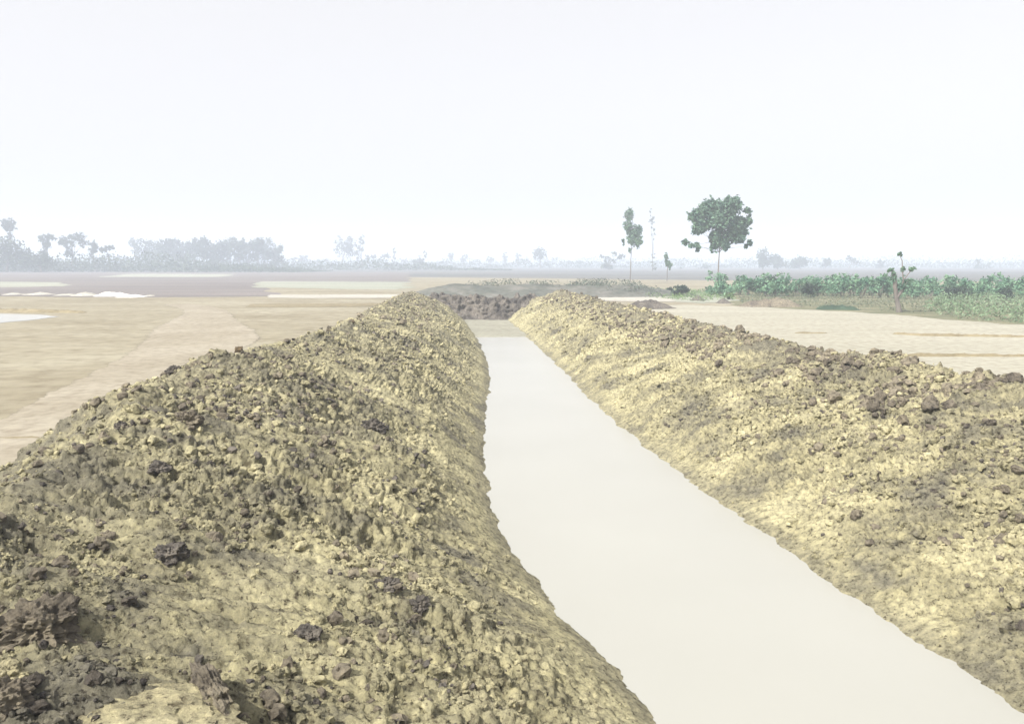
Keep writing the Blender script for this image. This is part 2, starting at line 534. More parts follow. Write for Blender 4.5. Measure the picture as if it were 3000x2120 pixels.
G_CL = 'large clods standing out on the left bank'
for i, (px, py, wp, mt, fl, asp, rz, lab) in enumerate([
    (118, 1850, 230, M_GREYCLOD, 0.75, 0.8, 0.3, 'largest grey clod in the lower left corner of the near bank'),
    (15, 2060, 150, M_GREYCLOD, 0.8, 0.9, 0.0, 'grey rounded clod cut off by the bottom left corner of the photo'),
    (500, 1635, 92, M_DARK, 0.7, 0.8, 0.2, 'dark damp clod in the middle of the near left bank'),
    (553, 1237, 66, M_GREYCLOD, 0.85, 0.9, 0.0, 'brownish grey clod with a pale rim on the left bank shoulder'),
    (470, 1387, 62, M_DARK, 0.6, 0.9, 0.4, 'dark oval clod below the pale arch on the left bank'),
    (1090, 1258, 70, M_DARK, 0.7, 0.8, 0.1, 'dark clod high on the left bank close to the canal side'),
    (1130, 1715, 85, M_DARK, 0.5, 0.6, 0.0, 'flat black clod halfway down towards the water'),
    (1230, 1775, 62, M_DARK, 0.8, 0.8, 0.5, 'black clod just right of the flat black one'),
    (905, 1862, 80, M_DARK, 0.7, 0.8, -0.5, 'dark clod in the lower middle of the left bank'),
    (510, 1092, 42, M_DARK, 0.8, 0.9, 0.0, 'small dark clod on the left skyline of the near bank'),
    (355, 1250, 34, M_DARK, 0.8, 0.9, 0.0, 'small dark clod beside the grey patch of the outer slope'),
    (700, 1025, 22, M_RUST, 0.8, 0.8, 0.0, 'small brown clod perched on the left bank skyline'),
    (1030, 945, 18, M_RUST, 0.9, 0.9, 0.0, 'brown clod perched high on the far left crest'),
    (965, 968, 18, M_GREYCLOD, 1.3, 0.8, 0.0, 'pointed grey clod perched on the far left crest'),
]):
    big_clod('earth_clod', lab, 'clod', px, py, wp, mt, fl, asp, rz, 20 + i, group=G_CL, sink=0.45)
big_clod('clay_slab', 'smooth pale clay slab at the bottom edge of the left bank', 'clay slab', 450, 2130, 560, M_SLAB, 0.2, 0.8, -0.5, 61, sink=0.5, rug=0.55)
big_clod('clay_slab', 'pale clay chunk at the left edge above the corner clod', 'clay slab', 10, 1990, 120, M_SLAB, 0.6, 0.8, -0.2, 63)
big_clod('earth_ridge', 'long dark crumbling ridge of soil lying beside the pale slab', 'soil ridge', 620, 2060, 300, M_GREYCLOD, 0.45, 0.35, -0.95, 62)

# ------------------------------------------------------------------ canal water
yw = np.concatenate([np.arange(-28, 57.5, 0.5)])
V, F = [], []
xl, xr = XL(yw) - 0.75, XR(yw) + 0.75
NX = 6
for k in range(NX + 1):
    V.append(np.stack([xl + (xr - xl) * k / NX, yw, np.zeros_like(yw)], -1))
V = np.stack(V, 1).reshape(-1, 3)
i = np.arange(len(yw) * (NX + 1)).reshape(len(yw), NX + 1)
F = np.stack([i[:-1, :-1], i[:-1, 1:], i[1:, 1:], i[1:, :-1]], -1).reshape(-1, 4)
o = link('canal_water', mesh_np('canal_water', V, F, True), M_WATER)
tag(o, 'still milky pale water filling the canal', 'water', kind='structure')

# beige bar at the far end: a thin lens just above the water
ys = np.linspace(43.0, 57.0, 40)
us = np.linspace(0, 1, 30)
Y, U = np.meshgrid(ys, us, indexing='ij')
X = (XL(Y) - 0.4) * (1 - U) + (XR(Y) + 0.4) * U
edge = 43.4 + 0.25 * perlin(X * 1.5, X * 0 + 2.2, 8)
Zs = np.clip((Y - edge) * 0.12, -0.08, 0.06) + 0.02 * perlin(X * 1.2, Y * 0.8, 9)
i = np.arange(Y.size).reshape(Y.shape)
F = np.stack([i[:-1, :-1], i[:-1, 1:], i[1:, 1:], i[1:, :-1]], -1).reshape(-1, 4)
o = link('beige_bar', mesh_np('beige_bar', np.stack([X, Y, Zs], -1).reshape(-1, 3), F, True), M_BEIGE)
tag(o, 'flat pale beige bar across the far end of the canal', 'silt bar', kind='structure')

# ------------------------------------------------------------------ cross bank and other mounds
def mound(name, label, cat, line, width, h, mat, seed, kind=None, rough=1.0, group=None, res=0.12, asym=0.0):
    """a ridge following a polyline [(x, y)], real thickness, sunk into the ground; ends taper"""
    pts = np.array(line, float)
    seg = np.linalg.norm(np.diff(pts, axis=0), axis=1)
    s = np.concatenate([[0], np.cumsum(seg)])
    n = max(12, min(420, int(s[-1] / res)))
    m = max(14, min(70, int(width / res)))
    ss = np.linspace(0, s[-1], n)
    cx, cy = np.interp(ss, s, pts[:, 0]), np.interp(ss, s, pts[:, 1])
    tx, ty = np.gradient(cx), np.gradient(cy)
    L = np.hypot(tx, ty)
    tx, ty = tx / L, ty / L
    v = np.linspace(-1, 1, m)
    A, B = np.meshgrid(np.arange(n), v, indexing='ij')
    end = np.minimum(1, np.minimum(ss, s[-1] - ss) / (width * 0.5) + 0.0) ** 0.6
    prof = np.cos(np.clip(B - asym * (1 - B * B), -1, 1) * math.pi / 2) ** 1.15
    hh = np.interp(ss, np.linspace(0, s[-1], np.size(h)), np.atleast_1d(h)) * end
    X = cx[A] - ty[A] * B * width / 2
    Y = cy[A] + tx[A] * B * width / 2
    Zb = hh[A] * prof
    N = 0.3 * perlin(X * 0.9 / max(width, .5) * 3, Y * 0.9 / max(width, .5) * 3, seed) + 0.18 * perlin(X * 8 / width, Y * 8 / width, seed + 1) + 0.12 * perlin(X * 20 / width, Y * 20 / width, seed + 2)
    Zb = Zb * (1 + rough * N) - 0.06
    V = np.stack([X, Y, Zb], -1).reshape(-1, 3)
    o0 = np.array([cx.mean(), cy.mean(), ZF])
    V[:, :2] -= o0[:2]
    i = np.arange(n * m).reshape(n, m)
    F = np.stack([i[:-1, :-1], i[1:, :-1], i[1:, 1:], i[:-1, 1:]], -1).reshape(-1, 4)[:, ::-1]
    me = mesh_np(name, V, F, True)
    o = link(name, me, mat)
    o.location = o0
    return tag(o, label, cat, group, kind)

# cross bank closing the canal: heightfield, steep dark face towards the viewer
def cross_bank():
    xs = np.linspace(-7.0, 3.2, 260)
    vs = np.concatenate([np.linspace(0, 0.5, 90), np.linspace(0.51, 1, 40)])
    X, Vv = np.meshgrid(xs, vs, indexing='ij')
    yb = 55.6 + 0.5 * perlin(X * 0.3, X * 0 + 1.0, 4)
    Y = yb + Vv * 7.0
    hc = 1.5 + 0.22 * perlin(X * 0.35, X * 0 + 7.7, 41) + 0.12 * perlin(X * 1.3, X * 0 + 2.7, 42)
    hc = hc * (1 - 0.75 * sstep(np.abs(X + 1.9), 3.8, 5.1))
    up = 0.6 * sstep(Vv, 0.0, 0.42) + 0.4 * np.clip(Vv / 0.42, 0, 1)
    dn = 1 - sstep(Vv, 0.5, 1.0)
    Z = -0.15 + (hc + 0.15) * up * (0.05 + 0.95 * dn)
    q = Z * 1.3 + Vv * 3
    d = 0.22 * perlin(X * 1.0 + q * .4, q * 1.1, 43) + 0.16 * perlin(X * 2.6, q * 2.6, 44) + 0.22 * clods(X, q, 0.55, 0.5, 45) + 0.1 * clods(X, q, 0.25, 0.6, 46)
    Z = Z + d * up
    Y = Y - d * 0.9 * np.sin(np.clip(Vv / 0.5, 0, 1) * math.pi)
    V = np.stack([X, Y, Z], -1).reshape(-1, 3)
    i = np.arange(X.size).reshape(X.shape)
    F = np.stack([i[:-1, :-1], i[1:, :-1], i[1:, 1:], i[:-1, 1:]], -1).reshape(-1, 4)
    o = link('cross_bank', mesh_np('cross_bank', V, F, True), M_DARK)
    tag(o, 'dark earth bank closing the far end of the canal', 'earth bank', kind='structure')
cross_bank()

M_FARBANK = field_mat('scrubby_soil', (0.085, 0.095, 0.085), (0.12, 0.125, 0.11), (0.17, 0.165, 0.15), (0.5, 0.5, 1), 2.0)
def px_line(pts, z=ZF):
    return [on_plane(x, y, z)[:2] for x, y in pts]

mound('far_bank', 'long low greyish green bank beyond the end of the canal', 'earth bank',
      px_line([(1165, 868), (1300, 868), (1500, 868), (1700, 866), (1900, 864), (1980, 868)]), 11, [0.9, 1.25, 1.2, 1.2, 1.1, 1.0, .8], M_FARBANK, 301, 'structure', 0.45, res=0.25)
mound('earth_heap', 'low dark heap of dug soil behind the far right crest', 'soil heap',
      px_line([(1840, 905), (1900, 904), (1975, 902)]), 2.2, [0.7, 0.65, 0.35], M_DARK, 302)
mound('mud_bank', 'low purplish mud bank at the foot of the shrub row', 'mud bank',
      px_line([(2155, 897), (2220, 898), (2290, 898), (2345, 897)]), 2.4, [0.35, 0.55, 0.7, 0.4], M_GREYCLOD, 303)
mound('earth_heap', 'small dark soil heap with bright grass beside it in front of the shrubs', 'soil heap',
      px_line([(2098, 888), (2140, 888)]), 1.8, 0.6, M_DARK, 304)
mound('earth_heap', 'small dark soil heap at the left end of the shrub row', 'soil heap',
      px_line([(2022, 880), (2068, 881)]), 1.8, 0.55, M_DARK, 305)
mound('mud_bank', 'thin dark bank along the near edge of the weeds left of the pruned tree', 'mud bank',
      px_line([(2385, 906), (2440, 907), (2530, 909)]), 1.2, [0.3, 0.4, 0.2], M_SHRUB_D, 306)
# low bunds dividing the right and left fields
G_B = 'low field bunds'
for i, (ln, hgt, lab) in enumerate([
    ([(2610, 978), (2700, 984), (2850, 986), (3060, 989)], 0.14, 'thin farther bund line across the right field'),
    ([(2555, 1043), (2700, 1044), (2850, 1044), (3060, 1045)], 0.13, 'thin nearer bund line across the right field'),
    ([(2320, 976), (2370, 977), (2430, 976)], 0.1, 'short faint bund line in the right field above the bank crest'),
    ([(560, 1063), (700, 1064), (900, 1063), (985, 1062)][:3], 0.1, 'thin bund line across the left field behind the near bank'),
    ([(-60, 1283), (60, 1282), (180, 1280)], 0.06, 'short bund line by the foot of the near left bank'),
]):
    mound('field_bund', lab, 'earth bund', px_line(ln), 0.42, [hgt, hgt * 1.3, hgt * 1.2, hgt], M_BUND, 320 + i, 'structure', 0.8, G_B, res=0.15)

# pale heaps on the left
G_H = 'whitish heaps in a row on the left field'
for i, (x0, x1, yb, hp, lab) in enumerate([
    (-15, 30, 864, 17, 'whitish heap cut off by the left edge of the photo'),
    (46, 118, 864, 18, 'low whitish heap second from the left edge'),
    (135, 185, 866, 15, 'greyish white heap in the middle of the row'),
    (190, 250, 867, 24, 'tall pale heap with dark foot near the middle of the row'),
    (258, 345, 868, 27, 'bright white heap beside the white tilted end heap'),
    (330, 392, 871, 26, 'brightest white heap sloping down at the right end of the row'),
    (398, 425, 868, 13, 'small pale heap just right of the bright end heap'),
]):
    a, b_ = on_plane(x0, yb, ZF), on_plane(x1, yb, ZF)
    h = 0.55 * hp * a[1] / FPX
    hh = [h * .6, h, h * .9, h * .5] if i != 5 else [h * 1.1, h * .9, h * .6, h * .25]
    mound('sand_heap', lab, 'sand heap', [(a[0], a[1] + 1.2), (b_[0] + 0.8, b_[1] + 1.4)], 4.2, hh, M_WHITE if i in (4, 5) else M_PALE, 340 + i, None, 1.3, G_H)

# ------------------------------------------------------------------ ground
def axis(dense, lim):
    out = list(np.arange(-dense, dense + 0.01, 1.0))
    d = 1.0
    x = dense
    while x < lim:
        d *= 1.35
        x += d
        out += [x, -x]
    return np.array(sorted(out))
gx = axis(26, 3200)
gy = axis(66, 3200)
X, Y = np.meshgrid(gx, gy, indexing='ij')
d_in = (X > XL(Y) - np.interp(Y, *_lw) - 0.8) & (X < XR(Y) + np.interp(Y, *_rw) + 0.8) & (Y < 58.5) & (Y > -27)
Z = np.where(d_in, -0.9, ZF)
Z = Z + np.where(d_in, 0, 0.006 * perlin(X * 0.12, Y * 0.12, 501)) * 0
i = np.arange(X.size).reshape(X.shape)
F = np.stack([i[:-1, :-1], i[1:, :-1], i[1:, 1:], i[:-1, 1:]], -1).reshape(-1, 4)
o = link('ground', mesh_np('ground', np.stack([X, Y, Z], -1).reshape(-1, 3), F, True), M_GROUND)
tag(o, 'dry sandy farmland reaching to the hazy horizon', 'ground', kind='structure')

def sheet(name, label, cat, pts, mat, wob=0.25, world=False, lay=2):
    """a field or strip lying on the ground, outline given at its place, edges roughened"""
    z = ZF + 0.006 + 0.004 * lay
    P = [p if world else on_plane(p[0], p[1], z)[:2] for p in pts]
    out = []
    n = len(P)
    for k in range(n):
        a, b_ = np.array(P[k]), np.array(P[(k + 1) % n])
        L = np.linalg.norm(b_ - a)
        m = int(np.clip(L / max(0.6, wob * 2), 2, 90))
        nrm = np.array([-(b_ - a)[1], (b_ - a)[0]]) / (L + 1e-6)
        for j in range(m):
            f = j / m
            q = a + (b_ - a) * f
            w_ = wob * (perlin(np.array([f * m * 0.37 + k * 3.1]), np.array([k * 1.7 + 0.5]), 700 + k)[0] + 0.5 * random.uniform(-1, 1))
            out.append(q + nrm * w_)
    me = bpy.data.meshes.new(name)
    bm = bmesh.new()
    f = bm.faces.new([bm.verts.new((p[0], p[1], z)) for p in out])
    if f.normal.z < 0 or True:
        bm.normal_update()
        if f.normal.z < 0:
            f.normal_flip()
    bmesh.ops.triangulate(bm, faces=bm.faces[:])
    bm.to_mesh(me)
    bm.free()
    o = link(name, me, mat)
    tag(o, label, cat, kind='structure')
    return o

M_SCRUB = field_mat('scrub_land', (0.095, 0.1, 0.1), (0.125, 0.127, 0.125), (0.16, 0.158, 0.15), (0.01, 0.06, 1), 0.5)
sheet('scrubland', 'dull grey scrub land stretching to the hazy horizon', 'scrubland', [(-3100, 200), (-1200, 205), (-300, 212), (-40, 200), (60, 150), (700, 130), (3100, 125), (3100, 3100), (-3100, 3100)], M_SCRUB, 3, world=True, lay=0)
sheet('field', 'pale bare sandy field right of the canal', 'field',
      [(1640, 905), (2000, 893), (2400, 905), (3300, 960), (4200, 1150), (4200, 1750), (2300, 1300), (1800, 1010)], M_FIELD_R, 0.4, lay=1)
sheet('field', 'dark ploughed field band left of the canal end', 'field',
      [(-500, 862), (380, 872), (780, 868), (815, 858), (740, 832), (1200, 826), (1200, 798), (-500, 798)], M_PLOUGH, 1.5, lay=1)
sheet('field', 'pale greenish stubble strip behind the white heaps', 'field',
      [(-400, 848), (205, 838), (180, 827), (-400, 822)], M_STUBBLE, 1.0)
sheet('field', 'thin pale strip in the ploughed land below the grove', 'field',
      [(300, 811), (660, 811), (690, 803), (380, 802)], M_STUBBLE, 2.0)
sheet('field', 'pale greenish strip left of the far bank', 'field',
      [(760, 842), (1190, 848), (1200, 826), (740, 824)], M_STUBBLE, 1.5)
sheet('field', 'bright sand strip left of the far left crest', 'field',
      [(785, 872), (960, 873), (1330, 872), (1330, 861), (1160, 862), (790, 863)], M_PALE, 0.5, lay=3)
sheet('field', 'grey brown strip crossing the left field behind the track', 'field',
      [(720, 900), (1110, 899), (1130, 888), (730, 890)], M_BUND, 0.3)
sheet('field', 'pale sand strip beyond the far right crest', 'field',
      [(1700, 880), (1980, 884), (1960, 868), (1700, 866)], M_PALE, 0.4, lay=4)
sheet('field', 'bright green grass strip at the left end of the shrub row', 'field',
      [(1890, 876), (2060, 888), (2160, 880), (2130, 855), (1910, 850)], M_STUBBLE, 0.5, lay=3)
sheet('field', 'dull weedy ground in front of the shrub row', 'field',
      [(2150, 894), (2420, 910), (2620, 920), (2760, 936), (2930, 948), (3400, 962), (3400, 850), (2100, 850)], M_WEEDY, 0.5, lay=2)
sheet('pond', 'bright white pond at the left edge of the photo', 'pond',
      [(-500, 956), (0, 946), (100, 936), (175, 927), (120, 921), (0, 918), (-500, 915)], M_WATER, 0.15)
mound('pond_bank', 'low dark bund along the far side of the pond', 'earth bund', px_line([(-300, 912), (0, 914), (150, 915), (255, 916)]), 1.1, [0.3, 0.3, .3, 0.2], M_BUND, 360, 'structure', 0.8)
def strip(name, label, cat, pts, mat, lay):
    z = ZF + 0.006 + 0.004 * lay
    C = np.array([on_plane(p[0], p[1], z)[:2] for p in pts])
    w = np.array([p[2] for p in pts]) * 1.15
    q = np.linspace(0, len(pts) - 1, 40 * len(pts))
    k = np.arange(len(pts))
    cx, cy, ww = (np.interp(q, k, v) for v in (C[:, 0], C[:, 1], w))
    ker = np.ones(41) / 41
    sm = lambda v: np.convolve(np.pad(v, 20, mode='edge'), ker, mode='valid')
    cx, cy, ww = sm(cx), sm(cy), sm(ww)
    tx, ty = np.gradient(cx), np.gradient(cy)
    L = np.hypot(tx, ty) + 1e-9
    nx, ny = -ty / L, tx / L
    us = np.linspace(-1, 1, 9)
    A, U = np.meshgrid(np.arange(len(q)), us, indexing='ij')
    V = np.stack([cx[A] + nx[A] * ww[A] * U, cy[A] + ny[A] * ww[A] * U, np.full(A.shape, z)], -1).reshape(-1, 3)
    i = np.arange(A.size).reshape(A.shape)
    F = np.stack([i[:-1, :-1], i[1:, :-1], i[1:, 1:], i[:-1, 1:]], -1).reshape(-1, 4)[:, ::-1]
    me = mesh_np(name, V, F)
    at = me.attributes.new('dust', 'FLOAT', 'POINT')
    endf = np.minimum(1, np.minimum(q[A], len(pts) - 1 - q[A]) * 2)
    at.data.foreach_set('value', ((1 - U ** 2) * endf).ravel().astype(np.float32))
    o = link(name, me, mat)
    return tag(o, label, cat, kind='structure')
# the dust thins out towards the edges of the track
t = M_TRACK.node_tree
bs = t.nodes['Principled BSDF']
at = t.nodes.new('ShaderNodeAttribute'); at.attribute_name = 'dust'
ad = t.nodes.new('ShaderNodeMath'); ad.operation = 'ADD'
t.links.new(at.outputs['Fac'], ad.inputs[0])
t.links.new(noise_node(t, 0.9, 9, 0.8), ad.inputs[1])
t.links.new(ramp(t, ad.outputs[0], [(0.80, (0, 0, 0)), (0.83, (1, 1, 1))]), bs.inputs['Alpha'])
strip('dirt_track', 'pale dusty track winding along the foot of the left bank', 'track',
      [(500, 888, 1.2), (575, 898, 1.4), (612, 914, 1.5), (596, 935, 1.8), (590, 958, 2.4), (600, 990, 2.6), (540, 1035, 2.0), (430, 1090, 1.7), (290, 1165, 1.5), (140, 1265, 1.4), (-60, 1400, 1.3), (-300, 1600, 1.3)], M_TRACK, 1)

# ------------------------------------------------------------------ vegetation
def leaf_quads(centers, size, flat=0.3, aspect=0.55):
    n = len(centers)
    M = rot_mats(n)
    s = size * rng.uniform(0.6, 1.4, n)
    q = np.array([[-1, 0, 0], [0, -aspect, 0.08], [1, 0, 0], [0, aspect, 0.08]])
    A = np.einsum('nij,vj->nvi', M, q) * s[:, None, None] + centers[:, None, :]
    F = np.arange(n * 4).reshape(n, 4)
    return A.reshape(-1, 3), F

def clump_points(cl, n):
    """points in a set of ellipsoids (cx,cy,cz,rx,ry,rz), denser near their surfaces, gathered in sprays"""
    cl = np.array(cl, float)
    vol = (cl[:, 3] * cl[:, 5]) ** 1.0
    ns = max(8, n // 9)
    idx = rng.choice(len(cl), ns, p=vol / vol.sum())
    d = rng.standard_normal((ns, 3))
    d /= np.linalg.norm(d, axis=1)[:, None]
    r = rng.random(ns) ** 0.45
    spray = cl[idx, :3] + d * r[:, None] * cl[idx, 3:]
    k = rng.integers(0, ns, n)
    rr = cl[idx[k], 3:].min(axis=1) * 0.2
    return spray[k] + rng.standard_normal((n, 3)) * rr[:, None]

def tube(path, radii, nseg=7):
    path = np.array(path, float)
    V, F = [], []
    for i, p in enumerate(path):
        a = path[min(i + 1, len(path) - 1)] - path[max(i - 1, 0)]
        a /= np.linalg.norm(a) + 1e-9
        u = np.cross(a, [0.3, 1, 0.1]); u /= np.linalg.norm(u)
        v = np.cross(a, u)
        for k in range(nseg):
            t = 2 * math.pi * k / nseg
            V.append(p + (u * math.cos(t) + v * math.sin(t)) * radii[i])
    for i in range(len(path) - 1):
        for k in range(nseg):
            k2 = (k + 1) % nseg
            F.append((i * nseg + k, i * nseg + k2, (i + 1) * nseg + k2, (i + 1) * nseg + k))
    return np.array(V), np.array(F)

def wiggle(a, b_, n, amp):
    a, b_ = np.array(a, float), np.array(b_, float)
    out = [a + (b_ - a) * i / n for i in range(n + 1)]
    for i in range(1, n):
        out[i] = out[i] + np.array([random.uniform(-1, 1), random.uniform(-1, 1), random.uniform(-.4, .4)]) * amp
    return out

def tree(name, label, cat, base_px, Y, clumps_px, nleaf, leaf, mat, trunk_r, group=None, z3=None, trunk_to=None, limbs=True, bark=None, depth=0.8, fill=1.0):
    """clumps_px: (x, y, rx, ry) in photograph pixels; the tree stands at distance Y with real depth"""
    bx = at_depth(base_px, 700, Y)[0]
    root = empty(name, (bx, Y, ZF))
    tag(root, label, cat, group)
    m = Y / FPX
    cl = []
    for (x, y, rx, ry) in clumps_px:
        p = at_depth(x, y, Y)
        rxm, rym = rx * m * fill, ry * m * fill
        rd = max(rxm, rym * 0.6) * depth
        cl.append((p[0] - bx, random.uniform(-0.7, 0.7) * rd, p[2] - ZF, rxm, rd, rym))
    pts = clump_points(cl, nleaf)
    V, F = leaf_quads(pts, leaf)
    link('crown', mesh_np('crown', V, F), mat, root)
    c = np.array(cl)
    top = c[:, 2].max()
    low = (c[:, 2] - c[:, 5]).min()
    wts = c[:, 3] * c[:, 5]
    ctr = (c[:, :3] * wts[:, None]).sum(0) / wts.sum()
    fork = np.array([ctr[0] * 0.5, 0, min(max(low, 0.15 * top), 0.5 * top)])
    Vs, Fs, off = [], [], 0
    def add(path, rad):
        nonlocal off
        v, f = tube(path, rad)
        Vs.append(v); Fs.append(f + off); off += len(v)
    p1 = wiggle((0, 0, -0.3), fork, 5, trunk_r * 0.5)
    add(p1, np.linspace(trunk_r * 1.25, trunk_r * 0.8, 6))
    p2 = wiggle(fork, ctr + np.array([0, 0, (top - ctr[2]) * 0.5]), 5, trunk_r * 0.8)
    add(p2, np.linspace(trunk_r * 0.8, trunk_r * 0.15, 6))
    if limbs:
        for q in cl:
            st = fork + (ctr - fork) * random.uniform(0, 0.5)
            add(wiggle(st, q[:3], 4, trunk_r * 0.6), np.linspace(trunk_r * 0.4, trunk_r * 0.08, 5))
    link('trunk', mesh_np('trunk', np.concatenate(Vs), np.concatenate(Fs), True), bark or M_BARK, root)
    return root

def Z3(L): return [(1700 + a / 3.532, 540 + b / 3.532, c / 3.532, d / 3.532) for a, b, c, d in L]
def Z4(L): return [(2300 + a / 3.28, 700 + b / 3.28, c / 3.28, d / 3.28) for a, b, c, d in L]
def Z1(L): return [(a / 2.296, 560 + b / 2.296, c / 2.296, d / 2.296) for a, b, c, d in L]
def Z2(L): return [(900 + a / 2.296, 560 + b / 2.296, c / 2.296, d / 2.296) for a, b, c, d in L]

tree('broad_tree', 'tall broad crowned green tree rising above the shrub row', 'tree', 2107, 100, Z3([
    (1215, 320, 95, 90), (1370, 250, 130, 95), (1540, 235, 130, 95), (1450, 370, 190, 110), (1640, 430, 105, 105), (1570, 520, 120, 70),
    (1410, 560, 70, 110), (1375, 660, 35, 55), (1500, 620, 45, 75), (1240, 430, 85, 65), (1530, 150, 30, 55), (1610, 170, 40, 45), (1725, 275, 45, 35), (1745, 375, 35, 65),
    (1640, 560, 60, 50), (1210, 480, 55, 50), (1690, 500, 50, 45), (1150, 340, 40, 40), (1090, 600, 36, 34), (1145, 640, 42, 25), (1215, 650, 32, 55), (1760, 600, 35, 25), (1720, 640, 28, 25)]),
    15000, 0.2, M_LEAF, 0.085, fill=0.92)
tree('slim_tree', 'slim upright green tree left of the broad tall tree', 'tree', 1848, 135, Z3([
    (508, 320, 42, 55), (495, 420, 40, 70), (540, 500, 50, 65), (605, 480, 35, 55), (595, 590, 42, 65), (530, 570, 42, 45), (450, 600, 22, 30), (510, 685, 20, 25)]),
    3200, 0.17, M_LEAF, 0.075, fill=1.15)
tree('slim_tree', 'very faint thin tall tree between the slim tree and the broad tree', 'tree', 1914, 330, Z3([
    (725, 270, 10, 50), (742, 380, 28, 75), (760, 490, 26, 60), (765, 580, 18, 40), (750, 760, 45, 60), (760, 850, 25, 50)]),
    420, 0.28, M_LEAF_FAR, 0.16)
tree('slim_tree', 'short narrow tree just left of the broad tree', 'tree', 1957, 150, Z3([
    (885, 740, 22, 35), (905, 800, 28, 50), (925, 840, 22, 40)]), 800, 0.16, M_LEAF, 0.08)

# pruned tree beside the right field: thick bare trunk with leafy stubs
def pruned_tree():
    b0 = on_plane(2628, 915, ZF)
    Yp = b0[1]
    root = empty('pruned_tree', b0)
    tag(root, 'pruned leaning tree with thick bare trunk and a few leafy stubs', 'tree')
    def L(a, b_):
        p = at_depth(2300 + a / 3.28, 700 + b_ / 3.28, Yp)
        return np.array([p[0] - b0[0], random.uniform(-.1, .1), p[2] - ZF])
    Vs, Fs, off = [], [], 0
    for path, rad in [([L(1095, 720) - [0, 0, .2], L(1092, 690), L(1080, 610), L(1068, 540), L(1060, 470)], [.24, .19, .15, .14, .15]),
                      ([L(1060, 470), L(1055, 410), L(1045, 350), L(1030, 300)], [.15, .12, .1, .06]),
                      ([L(1075, 560), L(1120, 500), L(1165, 430), L(1180, 395)], [.12, .1, .08, .04]),
                      ([L(1120, 500), L(1135, 400), L(1130, 300), L(1120, 210), L(1100, 150)], [.07, .05, .04, .03, .02]),
                      ([L(1135, 400), L(1180, 340), L(1225, 285)], [.04, .03, .02])]:
        v, f = tube(path, rad, 8)
        Vs.append(v); Fs.append(f + off); off += len(v)
    link('trunk', mesh_np('trunk', np.concatenate(Vs), np.concatenate(Fs), True), M_BARK, root)
    cl = []
    for a, b_, rx, ry in [(1025, 300, 35, 18), (1040, 360, 28, 55), (1102, 148, 24, 18), (1130, 295, 22, 26), (1222, 288, 32, 22), (1170, 420, 45, 38), (1120, 460, 40, 30), (995, 310, 20, 12)]:
        p = L(a, b_)
        m = Yp / FPX / 3.28
        cl.append((p[0], 0, p[2], rx * m, rx * m, ry * m))
    V, F = leaf_quads(clump_points(cl, 1500), 0.075)
    link('crown', mesh_np('crown', V, F), M_LEAF, root)
pruned_tree()

# shrub row along the right field -------------------------------------------
def shrub(label, px, base_y, hpx, wpx, mat, n=420, leaf=0.13, group=None, name='shrub', back=0.0):
    b0 = on_plane(px, base_y, ZF)
    Y = b0[1] + back
    k = Y / b0[1]
    b0 = (b0[0] * k, Y, ZF)
    m = Y / FPX
    h, w = hpx * m, wpx * m / 2
    root = empty(name, b0)
    tag(root, label, 'shrub', group)
    cl = []
    for j in range(6):
        a = random.uniform(0, 6.28)
        rr = random.uniform(0.2, 0.75) * w
        zz = h * random.uniform(0.3, 0.78)
        s = random.uniform(0.3, 0.55)
        cl.append((rr * math.cos(a), rr * math.sin(a), zz, w * s, w * s, h * s * 0.55))
    cl.append((0, 0, h * 0.45, w * 0.6, w * 0.6, h * 0.42))
    V, F = leaf_quads(clump_points(cl, n), leaf)
    V[:, 2] = np.maximum(V[:, 2], 0.03)
    link('crown', mesh_np('crown', V, F), mat, root)
    Vs, Fs, off = [], [], 0
    for q in cl[:5]:
        v, f = tube(wiggle((q[0] * .15, q[1] * .15, -0.05), q[:3], 3, 0.04), [0.05, 0.04, 0.03, 0.015], 5)
        Vs.append(v); Fs.append(f + off); off += len(v)
    link('stem', mesh_np('stem', np.concatenate(Vs), np.concatenate(Fs), True), M_BARK, root)
    return root

shrub('small low shrub beside the small tree left of the row', 1962, 862, 22, 36, M_SHRUB_D, 400, 0.12)
G_S = 'shrubs in the long row behind the right field'
shrub('rounded dark blue green shrub standing apart left of the row', 1995, 868, 36, 48, M_SHRUB_D, 700, 0.12)
shrub('big dark shrub standing out in the row right of the broad tree', 2262, 866, 58, 88, M_SHRUB_D, 1300, 0.13)
shrub('dark rounded shrub left of the pruned tree in the row', 2372, 872, 46, 62, M_SHRUB_D, 900, 0.12)
shrub('dark low shrub near the right edge of the photo in the row', 2790, 878, 44, 74, M_SHRUB_D, 900, 0.12)
shrub('low dark shrub farthest right in the row', 2950, 882, 40, 60, M_SHRUB_D, 800, 0.12)
shrub('bright yellow green bush on the small dark heap', 2135, 878, 20, 36, M_GRASS, 400, 0.09)
lab_row = 'mid green leafy shrub in the dense row behind the right field'
x = 2085
while x < 3060:
    f = (x - 2085) / 950.0
    base = 866 + 12 * f + random.uniform(-2, 3)
    top = 806 + 14 * f + random.uniform(-14, 12)
    if x < 2140: top += 22
    shrub(lab_row, x, base, base - top, random.uniform(50, 78), M_SHRUB, 520, 0.13, G_S, back=random.uniform(0, 5))
    x += random.uniform(20, 34)
lab_back = 'paler shrub peeping over the back of the right hand row'
x = 2110
while x < 3060:
    f = (x - 2110) / 950.0
    shrub(lab_back, x, 856 + 8 * f, 50 + random.uniform(-8, 12), random.uniform(50, 80), M_SHRUB, 420, 0.15, 'shrubs at the back of the row')
    x += random.uniform(40, 60)

